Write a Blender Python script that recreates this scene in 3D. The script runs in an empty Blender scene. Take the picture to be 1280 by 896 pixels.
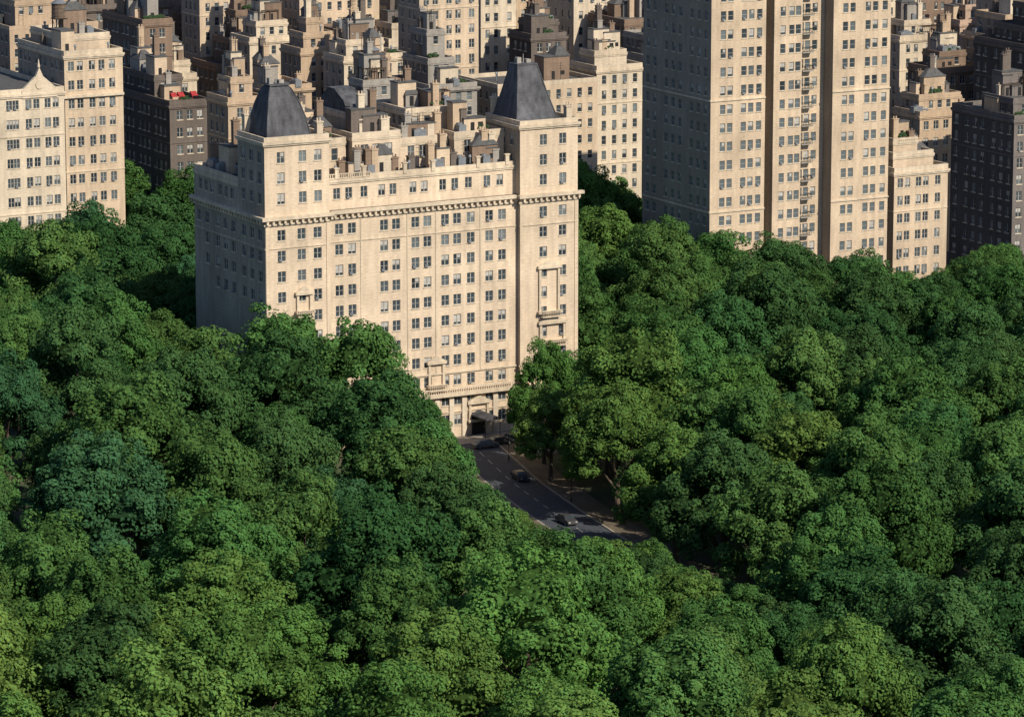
import bpy, math, random
import numpy as np
random.seed(7); rng=np.random.default_rng(7)
PI=math.pi
P=math.radians(11.5); F=5110.0; H=156.0; TH=math.radians(29)
cP,sP=math.cos(P),math.sin(P); cT,sT=math.cos(TH),math.sin(TH)
scene=bpy.context.scene; COL=scene.collection
# ---------- measuring helpers ----------
def ground(px,py,z=0.0):
    rx=(px-640)/F; uy=(448-py)/F
    d=(rx,cP+uy*sP,-sP+uy*cP); t=(z-H)/d[2]
    return (d[0]*t,d[1]*t)
def z_at(py,Y):
    uy=(448-py)/F
    return H+Y*(-sP+uy*cP)/(cP+uy*sP)
def x_at(px,Y,z): return (px-640)/F*(Y*cP+(H-z)*sP)
def project(x,y,z):
    dep=y*cP-(z-H)*sP
    return 640+F*x/dep, 448-F*(y*sP+(z-H)*cP)/dep
def along_u(P0,px,z):
    k=(px-640)/F; D=P0[1]*cP+(H-z)*sP
    return (k*D-P0[0])/(cT-k*sT*cP)
def along_v(P0,px,z):
    k=(px-640)/F; D=P0[1]*cP+(H-z)*sP
    return (k*D-P0[0])/(-sT-k*cT*cP)
ORD=['first','second','third','fourth','fifth','sixth','seventh','eighth','ninth','tenth','eleventh','twelfth','thirteenth','fourteenth','fifteenth','sixteenth','seventeenth','eighteenth','nineteenth','twentieth']
TENS={2:'twenty',3:'thirty',4:'forty',5:'fifty',6:'sixty',7:'seventy',8:'eighty',9:'ninety'}
def ordw(n):
    n=min(n,97)
    if n<20: return ORD[n]
    n+=1
    if n%10==0: return TENS[n//10][:-1]+'ieth'
    return TENS[n//10]+'-'+ORD[n%10-1]
# ---------- materials ----------
def newmat(name):
    m=bpy.data.materials.new(name); m.use_nodes=True; nt=m.node_tree
    b=nt.nodes['Principled BSDF']; return m,nt,b
def plain(name,c,rough=.8,metal=0,spec=.3):
    m,nt,b=newmat(name); b.inputs['Base Color'].default_value=(*c,1); b.inputs['Roughness'].default_value=rough
    b.inputs['Metallic'].default_value=metal; b.inputs['Specular IOR Level'].default_value=spec
    n=nt.nodes.new('ShaderNodeTexNoise'); n.inputs['Scale'].default_value=1.3; n.inputs['Detail'].default_value=5
    tc=nt.nodes.new('ShaderNodeTexCoord'); nt.links.new(tc.outputs['Object'],n.inputs['Vector'])
    mr=nt.nodes.new('ShaderNodeMapRange'); mr.inputs[1].default_value=.3; mr.inputs[2].default_value=.7; mr.inputs[3].default_value=.7; mr.inputs[4].default_value=1.15
    nt.links.new(n.outputs['Fac'],mr.inputs[0])
    mx=nt.nodes.new('ShaderNodeVectorMath'); mx.operation='SCALE'; mx.inputs[0].default_value=c
    nt.links.new(mr.outputs[0],mx.inputs['Scale']); nt.links.new(mx.outputs[0],b.inputs['Base Color'])
    return m
def wallmat(name,c,course=.45,dirt=1.0,vert=.12):
    m,nt,b=newmat(name); b.inputs['Roughness'].default_value=.9; b.inputs['Specular IOR Level'].default_value=.2
    tc=nt.nodes.new('ShaderNodeTexCoord')
    def noise(scale,det,vecscale=None):
        n=nt.nodes.new('ShaderNodeTexNoise'); n.inputs['Scale'].default_value=scale; n.inputs['Detail'].default_value=det
        if vecscale:
            mp=nt.nodes.new('ShaderNodeMapping'); mp.inputs['Scale'].default_value=vecscale
            nt.links.new(tc.outputs['Object'],mp.inputs['Vector']); nt.links.new(mp.outputs[0],n.inputs['Vector'])
        else: nt.links.new(tc.outputs['Object'],n.inputs['Vector'])
        return n.outputs['Fac']
    def rng_(s,a,b_,lo=.3,hi=.7):
        mr=nt.nodes.new('ShaderNodeMapRange'); mr.inputs[1].default_value=lo; mr.inputs[2].default_value=hi; mr.inputs[3].default_value=a; mr.inputs[4].default_value=b_
        nt.links.new(s,mr.inputs[0]); return mr.outputs[0]
    def mul(a,b_):
        q=nt.nodes.new('ShaderNodeMath'); q.operation='MULTIPLY'; nt.links.new(a,q.inputs[0]); nt.links.new(b_,q.inputs[1]); return q.outputs[0]
    k=mul(rng_(noise(.12,4),1-.2*dirt,1.1),rng_(noise(1.0,5,(1,1,vert)),1-.2*dirt,1.06))
    k=mul(k,rng_(noise(2.2,3,(.5,.5,2.5)),.85,1.1))
    sx=nt.nodes.new('ShaderNodeSeparateXYZ'); nt.links.new(tc.outputs['Object'],sx.inputs[0])
    md=nt.nodes.new('ShaderNodeMath'); md.operation='FLOORED_MODULO'; md.inputs[1].default_value=course; nt.links.new(sx.outputs['Z'],md.inputs[0])
    k=mul(k,rng_(md.outputs[0],.88,1.0,0,.07))
    mx=nt.nodes.new('ShaderNodeVectorMath'); mx.operation='SCALE'; mx.inputs[0].default_value=c
    nt.links.new(k,mx.inputs['Scale']); nt.links.new(mx.outputs[0],b.inputs['Base Color'])
    return m
M={}
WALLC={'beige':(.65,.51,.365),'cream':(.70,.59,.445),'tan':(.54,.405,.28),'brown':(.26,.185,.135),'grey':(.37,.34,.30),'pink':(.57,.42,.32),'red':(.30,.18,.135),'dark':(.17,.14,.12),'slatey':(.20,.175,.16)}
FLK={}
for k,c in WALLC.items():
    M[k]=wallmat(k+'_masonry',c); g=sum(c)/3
    FLK[k]=wallmat(k+'_flank_shade_tone',tuple(.58*(.6*q+.4*g) for q in c))  # side faces: wall colour darkened and greyed, shade put into the colour
M['main']=wallmat('warm_limestone',(.70,.56,.41),.6,.9); FLK['main']=wallmat('shade_toned_flank_stone',(.42,.36,.29),.6,1.2)  # main flank stone is the facade stone with shade painted into its colour
M['base']=wallmat('pale_base_stone',(.74,.63,.49),.9,1.0)
M['trim']=wallmat('pale_stone_trim',(.69,.575,.43),1.1,1.2)
M['slate']=wallmat('slate_roof',(.15,.152,.165),.35,2.6,.35)
M['copper']=wallmat('verdigris_copper',(.16,.27,.23),1.5,1.2)
M['tar']=plain('tar_roof',(.10,.10,.10),.95)
M['gravel']=plain('gravel_roof',(.22,.205,.185),.95)
M['frame']=plain('window_frame_paint',(.42,.40,.36),.6)
M['sill']=plain('stone_sill',(.62,.52,.39),.9)
M['blind']=plain('window_blind',(.46,.44,.40),.8)
M['metal']=plain('grey_metal',(.24,.26,.28),.5,.3)
M['black']=plain('black_iron',(.025,.025,.025),.5)
M['wood']=plain('tank_wood',(.15,.11,.08),.9)
M['redcloth']=plain('red_canvas',(.38,.04,.04),.9)
M['ivy']=plain('terrace_plants',(.04,.08,.03),.9)
def glassmat():
    m,nt,b=newmat('window_glass'); oi=nt.nodes.new('ShaderNodeObjectInfo')
    cr=nt.nodes.new('ShaderNodeValToRGB'); e=cr.color_ramp.elements
    e[0].position=0; e[0].color=(.02,.028,.036,1); e[1].position=1; e[1].color=(.17,.20,.21,1)
    x=cr.color_ramp.elements.new(.6); x.color=(.055,.072,.085,1)
    nt.links.new(oi.outputs['Random'],cr.inputs[0]); nt.links.new(cr.outputs[0],b.inputs['Base Color'])
    b.inputs['Roughness'].default_value=.12; b.inputs['Specular IOR Level'].default_value=.7
    return m
M['glass']=glassmat()
def leafmat():
    m=bpy.data.materials.new('foliage'); m.use_nodes=True; nt=m.node_tree; nt.nodes.clear()
    out=nt.nodes.new('ShaderNodeOutputMaterial'); oi=nt.nodes.new('ShaderNodeObjectInfo')
    at=nt.nodes.new('ShaderNodeAttribute'); at.attribute_name='tint'
    mx=nt.nodes.new('ShaderNodeMix'); mx.data_type='RGBA'; mx.blend_type='MULTIPLY'; mx.inputs[0].default_value=1
    nt.links.new(oi.outputs['Color'],mx.inputs[6]); nt.links.new(at.outputs['Color'],mx.inputs[7])
    d=nt.nodes.new('ShaderNodeBsdfDiffuse')
    t=nt.nodes.new('ShaderNodeBsdfTranslucent'); ms=nt.nodes.new('ShaderNodeMixShader'); ms.inputs[0].default_value=.25
    nt.links.new(mx.outputs[2],d.inputs['Color']); nt.links.new(mx.outputs[2],t.inputs['Color'])
    nt.links.new(d.outputs[0],ms.inputs[1]); nt.links.new(t.outputs[0],ms.inputs[2]); nt.links.new(ms.outputs[0],out.inputs[0])
    return m
M['leaf']=leafmat(); M['bark']=plain('bark',(.11,.085,.065),.95)
# ---------- mesh builder ----------
class MB:
    def __init__(s): s.v=[]; s.f=[]; s.m=[]
    def quad(s,a,b,c,d,m=0):
        n=len(s.v); s.v+=[a,b,c,d]; s.f.append((n,n+1,n+2,n+3)); s.m.append(m)
    def poly(s,pts,m=0):
        n=len(s.v); s.v+=list(pts); s.f.append(tuple(range(n,n+len(pts)))); s.m.append(m)
    def box(s,x0,x1,y0,y1,z0,z1,m=0): s.frus(x0,x1,y0,y1,z0,x0,x1,y0,y1,z1,m)
    def frus(s,x0,x1,y0,y1,z0,X0,X1,Y0,Y1,z1,m=0):
        n=len(s.v); s.v+=[(x0,y0,z0),(x1,y0,z0),(x1,y1,z0),(x0,y1,z0),(X0,Y0,z1),(X1,Y0,z1),(X1,Y1,z1),(X0,Y1,z1)]
        for q in ((0,3,2,1),(4,5,6,7),(0,1,5,4),(1,2,6,5),(2,3,7,6),(3,0,4,7)):
            s.f.append(tuple(n+i for i in q)); s.m.append(m)
    def tube(s,p,q,r0,r1,n=8,m=0,cap=True):
        p=np.array(p,float); q=np.array(q,float); d=q-p; d/=np.linalg.norm(d)
        a=np.cross(d,(0,0,1) if abs(d[2])<.9 else (1,0,0)); a/=np.linalg.norm(a); b=np.cross(d,a)
        i0=len(s.v)
        for c,r in ((p,r0),(q,r1)):
            for k in range(n):
                t=2*PI*k/n; s.v.append(tuple(c+r*(math.cos(t)*a+math.sin(t)*b)))
        for k in range(n):
            s.f.append((i0+k,i0+(k+1)%n,i0+n+(k+1)%n,i0+n+k)); s.m.append(m)
        if cap:
            s.f.append(tuple(i0+k for k in range(n))[::-1]); s.m.append(m)
            s.f.append(tuple(i0+n+k for k in range(n))); s.m.append(m)
    def add(s,o,x,y,z,rot=0,mm=None):
        n=len(s.v); c,t=math.cos(rot),math.sin(rot)
        s.v+=[(x+c*a-t*b,y+t*a+c*b,z+w) for a,b,w in o.v]
        s.f+=[tuple(n+i for i in f) for f in o.f]; s.m+=o.m if mm is None else [mm[i] for i in o.m]
    def mesh(s,name,mats):
        me=bpy.data.meshes.new(name); me.from_pydata(s.v,[],s.f)
        for m in mats: me.materials.append(m)
        me.polygons.foreach_set('material_index',s.m); me.update(); return me
    def build(s,name,mats,parent=None,loc=(0,0,0),rz=0):
        if not s.f: return None
        return link(name,s.mesh(name,mats),parent,loc,rz)
def link(name,me,parent=None,loc=(0,0,0),rz=0):
    o=bpy.data.objects.new(name,me); COL.objects.link(o); o.parent=parent; o.location=loc; o.rotation_euler=(0,0,rz); return o
def tag(o,label,cat,group=None,kind=None):
    if label: o['label']=label
    if cat: o['category']=cat
    if group: o['group']=group
    if kind: o['kind']=kind
    return o
def empty(name,loc,rz,label,cat,group=None):
    return tag(link(name,None,None,loc,rz),label,cat,group)
# ---------- windows ----------
WT={}
def wtemplate(w,h,style):
    key=(round(w,2),round(h,2),style)
    if key in WT: return WT[key]
    fr=MB(); pn=MB(); y0,y1=.13,.22; a=w/2; t=.07
    fr.box(-a,-a+t,y0,y1,0,h); fr.box(a-t,a,y0,y1,0,h); fr.box(-a+t,a-t,y0,y1,h-t,h); fr.box(-a+t,a-t,y0,y1,0,t)
    if w>1.25: fr.box(-.07,.07,y0-.01,y1-.005,t,h-t)
    fr.box(-a+t,a-t,y0+.012,y1-.01,h*.5-.03,h*.5+.03)
    fr.box(-a-.12,a+.12,-.11,.12,-.14,.03,1)
    if style==3: fr.box(-a+.15,-a+.75,-.35,.1,.05,.42,2)
    z=h
    if style in (1,4): z=h*(.55 if style==1 else .25)
    pn.quad((-a+t,.19,t),(a-t,.19,t),(a-t,.19,z-.0),(-a+t,.19,z),0)
    if z<h: pn.quad((-a+t,.19,z),(a-t,.19,z),(a-t,.19,h),(-a+t,.19,h),1)
    if style==2:
        pn=MB(); pn.quad((-a+t,.19,t),(0,.19,t),(0,.19,h),(-a+t,.19,h),0); pn.quad((0,.19,t),(a-t,.19,t),(a-t,.19,h*.6),(0,.19,h*.6),0); pn.quad((0,.19,h*.6),(a-t,.19,h*.6),(a-t,.19,h),(0,.19,h),1)
    FM=[M['frame'],M['sill'],M['metal']]; PM=[M['glass'],M['blind']]
    both=MB(); both.add(fr,0,0,0); both.add(pn,0,0,0,0,[3,4])
    WT[key]=dict(fr=fr,pn=pn,both=both,frm=fr.mesh('window',FM),pnm=pn.mesh('pane',PM),bm=both.mesh('window',FM+PM))
    return WT[key]
def panel(mb,O,D,N,L,z0,z1,ops,dep=.26,m=0):
    xs=sorted(set([0.0,round(L,3)]+[round(q,3) for o in ops for q in o[:2]]))
    zs=sorted(set([round(z0,3),round(z1,3)]+[round(q,3) for o in ops for q in o[2:4]]))
    xi={x:i for i,x in enumerate(xs)}; zi={z:i for i,z in enumerate(zs)}
    occ=np.zeros((len(xs),len(zs)),bool)
    def pt(a,z,d=0): return (O[0]+D[0]*a+N[0]*d,O[1]+D[1]*a+N[1]*d,z)
    for a0,a1,b0,b1 in ops:
        a0,a1,b0,b1=[round(q,3) for q in (a0,a1,b0,b1)]
        occ[xi[a0]:xi[a1],zi[b0]:zi[b1]]=True
        mb.quad(pt(a0,b0),pt(a0,b0,dep),pt(a0,b1,dep),pt(a0,b1),m); mb.quad(pt(a1,b0),pt(a1,b0,dep),pt(a1,b1,dep),pt(a1,b1),m)
        mb.quad(pt(a0,b0),pt(a0,b0,dep),pt(a1,b0,dep),pt(a1,b0),m); mb.quad(pt(a0,b1),pt(a0,b1,dep),pt(a1,b1,dep),pt(a1,b1),m)
    for j in range(len(zs)-1):
        i=0
        while i<len(xs)-1:
            if occ[i,j]: i+=1; continue
            k=i
            while k<len(xs)-1 and not occ[k,j]: k+=1
            mb.quad(pt(xs[i],zs[j]),pt(xs[k],zs[j]),pt(xs[k],zs[j+1]),pt(xs[i],zs[j+1]),m); i=k
RECTS=[]   # footprints in city-grid coordinates
BOXES=[]   # standing volumes, to skip windows nobody can see
def to_grid(x,y): return (x*cT+y*sT, -x*sT+y*cT)
CAMG=np.array([0.0,0.0,H])
def hidden(X,Y,z):
    if not BOXES: return False
    g=to_grid(X,Y); p=np.array([g[0],g[1],z]); B=np.array(BOXES)
    d=p-CAMG; d=np.where(np.abs(d)<1e-6,1e-6,d)
    lo=B[:,[0,2,4]]; hi=B[:,[1,3,5]]
    t1=(lo-CAMG)/d; t2=(hi-CAMG)/d
    a=np.minimum(t1,t2).max(1); b=np.maximum(t1,t2).min(1)
    return bool(np.any((a<b)&(b>0)&(a<.995)))
# shared rooftop pieces
def tank_meshes():
    a=MB(); a.tube((0,0,3),(0,0,6.0),1.5,1.45,14)
    for z in (3.4,4.2,5.0,5.7): a.tube((0,0,z),(0,0,z+.07),1.54,1.54,14)
    r=MB(); r.tube((0,0,6.0),(0,0,7.0),1.65,.08,14)
    f=MB()
    for sx in (-1,1):
        for sy in (-1,1): f.box(sx*1.0-.1,sx*1.0+.1,sy*1.0-.1,sy*1.0+.1,0,3)
    f.box(-1.3,1.3,-1.3,1.3,2.8,2.98)
    for s in (-1,1):
        f.tube((-1.0,s*1.0,.2),(1.0,s*1.0,2.7),.05,.05,5); f.tube((s*1.0,-1.0,.2),(s*1.0,1.0,2.7),.05,.05,5)
    return a.mesh('tank',[M['wood']]),r.mesh('tank_roof',[M['metal']]),f.mesh('tank_frame',[M['black']])
TANK=tank_meshes()
def chim(h=2.6):
    a=MB(); a.box(-.6,.6,-.5,.5,0,h); a.box(-.7,.7,-.6,.6,h,h+.2)
    for x in (-.3,.3): a.tube((x,0,h+.2),(x,0,h+.7),.16,.14,7)
    return a
CH=[chim(h).mesh('chimney',[M[k]]) for k in ('brown','tan','grey','cream','dark') for h in (2.4,4.2)]
def duct():
    a=MB(); a.box(-1.2,1.2,-.7,.7,.3,1.7); a.box(-1.0,-.8,-.5,.5,0,.3); a.box(.8,1.0,-.5,.5,0,.3)
    a.tube((0,0,1.7),(0,0,1.95),.5,.5,10); a.tube((1.2,0,1.0),(2.6,0,1.0),.3,.3,8); a.tube((2.6,0,1.0),(2.6,0,0),.3,.3,8); return a.mesh('cooling_unit',[M['metal']])
DUCT=duct()
def vent():
    a=MB(); a.tube((0,0,0),(0,0,1.5),.18,.18,8); a.tube((0,0,1.5),(0,0,1.9),.36,.2,8); return a.mesh('vent_pipe',[M['metal']])
VENT=vent()
def mast():
    a=MB(); a.tube((0,0,0),(0,0,4.5),.05,.04,5)
    for z in (3.2,3.8,4.3): a.tube((-.6,0,z),(.6,0,z),.03,.03,4)
    return a.mesh('antenna',[M['black']])
MAST=mast()
def pergola():
    a=MB()
    for x in (-2,0,2):
        for y in (-1,1): a.box(x-.07,x+.07,y-.07,y+.07,0,2.5)
    for y in (-1,1): a.box(-2.2,2.2,y-.08,y+.08,2.5,2.65)
    for i in range(9): a.box(-2.1+i*.5,-2.0+i*.5,-1.3,1.3,2.65,2.8)
    a.box(-1.9,-.9,-.6,.6,0,.9); a.box(.4,1.7,-.5,.7,0,.6); return a.mesh('pergola',[M['wood']])
PERG=pergola()
def planter():
    r=random.Random(3); a=MB(); a.box(-1.2,1.2,-.3,.3,0,.6)
    for k in range(110):
        x=r.uniform(-1.1,1.1); y=r.gauss(0,.25); z=.6+abs(r.gauss(.3,.3)); s=.15
        a.quad((x-s,y,z-s),(x+s,y+r.uniform(-.2,.2),z-s),(x+s,y,z+s),(x-s,y+r.uniform(-.2,.2),z+s),1)
    return a.mesh('planter',[M['brown'],M['ivy']])
PLNT=planter()
class Bld:
    def __init__(s,name,label,loc,wall,cat='building',group=None,detail=False,ybot=None):
        s.root=empty(name,(loc[0],loc[1],0),TH,label,cat,group); s.loc=loc; s.wall=wall; s.w=MB(); s.r=[]; s.wins=[]; s.detail=detail
        s.ybot=ybot; s.wallkey=wall if wall!='main' else 'beige'
        s.tm=M['trim'] if wall in('main','beige','cream') else M[wall]
    def world(s,x,y): return (s.loc[0]+x*cT-y*sT, s.loc[1]+x*sT+y*cT)
    def vis(s,x,y,z):
        X,Y=s.world(x,y); px,py=project(X,Y,z)
        yb=s.ybot(px) if callable(s.ybot) else s.ybot
        return -40<px<1320 and py>-30 and (yb is None or py<yb+25) and not hidden(X,Y,z)
    def a(s,px,z=25): return along_u(s.loc,px,z)
    def cols(s,L,pat=(2.3,2.3,3.6),m=1.6):
        out=[]; x=m; i=0
        while x<L-m+.2: out.append(x); x+=pat[i%len(pat)]; i+=1
        if len(out)<1: return [L/2]
        off=(L-(out[0]+out[-1]))/2
        return [q+off for q in out]
    def block(s,x0,x1,y0,y1,z0,z1,floor=3.4,top=1.1,ww=1.25,wh=1.8,fc=None,lc=None,parapet=.9,corn=.35,front=True,left=True,pat=(2.3,2.3,3.6)):
        rows=[]; z=z1-top-wh
        while z>z0+.7: rows.append(z); z-=floor
        fo=[];lo=[]
        if front:
            for c in (fc if fc is not None else [x0+q for q in s.cols(x1-x0,pat)]):
                for z in rows:
                    if x0+ww/2+.2<c<x1-ww/2-.2 and s.vis(c,y0,z+1):
                        fo.append((c-x0-ww/2,c-x0+ww/2,z,z+wh)); s.wins.append((c,y0,z,0,ww,wh))
        if left:
            for c in (lc if lc is not None else s.cols(y1-y0,pat)):
                for z in rows:
                    if ww/2+.2<c<(y1-y0)-ww/2-.2 and s.vis(x0,y0+c,z+1):
                        lo.append((c-ww/2,c+ww/2,z,z+wh)); s.wins.append((x0,y0+c,z,-PI/2,ww,wh))
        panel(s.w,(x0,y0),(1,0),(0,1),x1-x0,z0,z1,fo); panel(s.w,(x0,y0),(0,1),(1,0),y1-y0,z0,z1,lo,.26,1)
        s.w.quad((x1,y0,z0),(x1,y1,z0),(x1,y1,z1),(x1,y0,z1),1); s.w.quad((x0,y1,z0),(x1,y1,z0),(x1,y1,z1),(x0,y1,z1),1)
        s.r.append(((x0,y0,z1),(x1,y0,z1),(x1,y1,z1),(x0,y1,z1)))
        t=MB()
        if parapet:
            e=.03; h=z1+parapet
            t.box(x0-e,x1+e,y0-e,y0+.3,z1-.04,h); t.box(x0-e,x1+e,y1-.3,y1+e,z1-.04,h)
            t.box(x0-e,x0+.3,y0+.3,y1-.3,z1-.04,h); t.box(x1-.3,x1+e,y0+.3,y1-.3,z1-.04,h)
            t.build('parapet',[s.tm],s.root)
        if corn:
            t=MB()
            t.box(x0-corn,x1+corn,y0-corn,y0+.04,z1-.55,z1-.1); t.box(x0-corn,x0+.04,y0+.04,y1+.1,z1-.55,z1-.1)
            t.box(x0-corn*.6,x1+corn*.6,y0-corn*.6,y0+.03,z1-.85,z1-.55); t.box(x0-corn*.6,x0+.03,y0+.03,y1,z1-.85,z1-.55)
            t.build('cornice',[s.tm],s.root)
    def band(s,x0,x1,y0,y1,z,h=.3,p=.15):
        b=MB(); b.box(x0-p,x1+.02,y0-p,y0+.03,z,z+h); b.box(x0-p,x0+.03,y0+.03,y1,z,z+h); b.build('string_course',[s.tm],s.root)
    def surround(s,cx,y,z0,z1,w):
        t=MB()
        t.box(cx-w/2-.5,cx-w/2-.05,y-.35,y+.03,z0,z1); t.box(cx+w/2+.05,cx+w/2+.5,y-.35,y+.03,z0,z1)
        t.box(cx-w/2-.8,cx+w/2+.8,y-.6,y+.02,z1,z1+.5)
        t.frus(cx-w/2-.65,cx+w/2+.65,y-.5,y+.01,z1+.5,cx-.25,cx+.25,y-.5,y+.01,z1+1.4)
        t.box(cx-w/2-.8,cx+w/2+.8,y-.9,y+.02,z0-.4,z0)
        t.build('window_surround',[M['trim']],s.root)
    def balcony(s,cx,y,z,w,d=1.1,mat=None,slab=None):
        b=MB(); b.box(cx-w/2,cx+w/2,y-d,y+.02,z,z+.2)
        b.box(cx-w/2,cx+w/2,y-d,y-d+.08,z+1.05,z+1.15,1)
        n=max(3,int(w/.35))
        for i in range(n+1):
            x=cx-w/2+.05+(w-.1)*i/n; b.box(x-.03,x+.03,y-d+.01,y-d+.07,z+.2,z+1.05,1)
        for x in (cx-w/2,cx+w/2-.08): b.box(x,x+.08,y-d+.08,y,z+1.03,z+1.13,1)
        b.build('balcony',[slab or M['trim'],mat or M['trim']],s.root)
    def clutter(s,x0,x1,y0,y1,z,n=4,tank=.3,huts=1,R=None,hmax=5.4):
        R=R or random
        w,d=x1-x0,y1-y0
        for i in range(huts):
            hw=min(w*.5,R.uniform(2.2,6.5)); hd=min(d*.4,R.uniform(2.5,5)); hh=R.uniform(2.0,hmax)
            x=R.uniform(x0+.6,max(x0+.7,x1-hw-.6)); y=R.uniform(y0+1.0,max(y0+1.1,y1-hd-1)); b=MB()
            ops=[(hw*.3,hw*.3+.8,z+.1,z+1.9)] 
            if hw>4: ops.append((hw*.65,hw*.65+1,z+1.0,z+1.9))
            panel(b,(x,y),(1,0),(0,1),hw,z,z+hh,ops,.15)
            b.quad((x,y,z),(x,y+hd,z),(x,y+hd,z+hh),(x,y,z+hh)); b.quad((x+hw,y,z),(x+hw,y+hd,z),(x+hw,y+hd,z+hh),(x+hw,y,z+hh)); b.quad((x,y+hd,z),(x+hw,y+hd,z),(x+hw,y+hd,z+hh),(x,y+hd,z+hh))
            if R.random()<.22: b.frus(x-.2,x+hw+.2,y-.2,y+hd+.2,z+hh,x+hw*.35,x+hw*.65,y+hd*.35,y+hd*.65,z+hh+1.8,1)
            else: b.box(x-.12,x+hw+.12,y-.12,y+hd+.12,z+hh,z+hh+.22,1)
            for o in ops: b.quad((x+o[0],y+.13,o[2]),(x+o[1],y+.13,o[2]),(x+o[1],y+.13,o[3]),(x+o[0],y+.13,o[3]),2)
            b.build('bulkhead',[M[R.choice([s.wallkey,s.wallkey,'tan','brown','beige','cream','grey','dark','slatey'])],M['tar'],M['black']],s.root)
            if R.random()<.5: link('chimney',R.choice(CH),s.root,(x+hw*.5,y+hd*.5,z+hh))
            elif R.random()<.4: link('antenna',MAST,s.root,(x+hw*.4,y+hd*.5,z+hh))
        for i in range(n):
            x=R.uniform(x0+.9,x1-.9); y=R.uniform(y0+.8,y1-.8); k=R.random()
            if k<.38: link('chimney',R.choice(CH),s.root,(x,y,z),0)
            elif k<.55 and w>5: link('cooling_unit',DUCT,s.root,(min(x,x1-3.2),y,z),R.choice([0,PI/2]))
            elif k<.65 and w>7: link('pergola',PERG,s.root,(min(max(x,x0+3),x1-3),y,z))
            elif k<.72 and w>5: link('planter',PLNT,s.root,(min(max(x,x0+2),x1-2),min(y,y0+1.5),z))
            elif k<.85: link('antenna',MAST,s.root,(x,y,z),R.uniform(0,3))
            else: link('vent_pipe',VENT,s.root,(x,y,z))
        if R.random()<tank and w>5 and d>5:
            x=R.uniform(x0+2.0,x1-2.0); y=R.uniform(y0+2.0,y1-2.0)
            t=link('water_tank',TANK[0],s.root,(x,y,z)); link('tank_roof',TANK[1],t); link('tank_frame',TANK[2],t)
    def finish(s,rooftype='tar',h=None,w=None,d=None):
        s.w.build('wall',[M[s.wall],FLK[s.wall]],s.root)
        for q in s.r: r=MB(); r.quad(*q); r.build('roof',[M[rooftype]],s.root)
        W=sorted(s.wins,key=lambda q:(q[3]!=0, -q[2]))
        rest=MB()
        for i,(x,y,z,rz,ww,wh) in enumerate(W):
            st=random.choices([0,1,2,3,4],[50,18,9,14,5])[0]; T=wtemplate(ww,wh,st)
            if i<100:
                if s.detail:
                    o=link('window',T['frm'],s.root,(x,y,z),rz); link('pane',T['pnm'],o)
                else: link('window',T['bm'],s.root,(x,y,z),rz)
            else: rest.add(T['both'],x,y,z,rz)
        if rest.f:
            o=rest.build('window',[M['frame'],M['sill'],M['metal'],M['glass'],M['blind']],s.root); o['kind']='stuff'
        if h:
            g=to_grid(*s.loc); BOXES.append((g[0]+1.5,g[0]+w-1.5,g[1]+1.5,g[1]+d-1.5,0,h-1))
def foot(loc,w,d):
    g=to_grid(*loc); RECTS.append((g[0]-1,g[0]+w+1,g[1]-1,g[1]+d+1))
# tree skylines measured on the photograph
TLx=[-100,0,40,75,100,130,160,185,200,235,250,262,290,330,345,395,420,470,500,530,560,590,605,640,700,760,830,862,880,960,1010,1100,1400]
TLy=[285,275,278,262,250,228,235,258,222,218,252,325,350,352,368,402,396,398,430,470,520,575,600,632,668,676,682,705,712,735,760,780,780]
TRx=[640,722,726,760,800,830,870,910,950,985,1040,1060,1100,1130,1150,1200,1240,1275,1400]
TRy=[430,425,205,212,238,262,288,270,282,297,292,320,306,330,350,322,302,312,320]
LRy=[0,422,432,500,520,570,600,640,665,690,720,760,900]
LRx=[722,722,642,650,662,668,692,750,795,815,700,500,400]
def TL(x): return float(np.interp(x,TLx,TLy))
def TR(x): return float(np.interp(x,TRx,TRy))
def sky(px): return max(TL(px),0) if px<600 else (545 if px<722 else TR(px))
# =============== main building ===============
P0=ground(335,577); zc=z_at(275,P0[1])
mb=Bld('apartment_building','large beige limestone apartment house with two slate pyramid roofs fronting the park trees',P0,'main',detail=True,ybot=sky)
W=along_u(P0,722,zc); D=along_v(P0,243,zc); aL=mb.a(413); aR=mb.a(650)
foot(P0,W,D)
zp=z_at(178,P0[1])
def A(*pxs): return [mb.a(p) for p in pxs]
FL=3.55; WW,WH=1.5,1.85
mb.block(0,aL,0,D,0,zc,floor=FL,top=2.0,ww=WW,wh=WH,fc=A(353,378,398),pat=(3.2,3.2,4.2),parapet=0,corn=0)
mb.block(aL,aR,1.0,D,0,zc,floor=FL,top=2.0,ww=WW,wh=WH,fc=A(428,444,484,499,523,538,560,575,592,615,631),left=False,parapet=0,corn=0)
mb.block(aR,W,0,D,0,zc,floor=FL,top=2.0,ww=WW,wh=WH,fc=A(679,703),left=False,parapet=0,corn=0)
t=MB()
t.box(-.9,aL+.5,-.9,.05,zc-.2,zc+.35); t.box(aL+.5,aR-.5,.1,1.05,zc-.2,zc+.35); t.box(aR-.5,W+.9,-.9,.05,zc-.2,zc+.35); t.box(-.9,.05,.05,D+.5,zc-.2,zc+.35)
x=0
while x<W:
    y=0 if (x<aL or x>aR) else 1.0
    t.box(x,x+.4,y-.7,y+.03,zc-.85,zc-.19); x+=1.1
y=.6
while y<D: t.box(-.7,.03,y,y+.4,zc-.85,zc-.19); y+=1.1
t.build('main_cornice',[M['trim']],mb.root)
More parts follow.
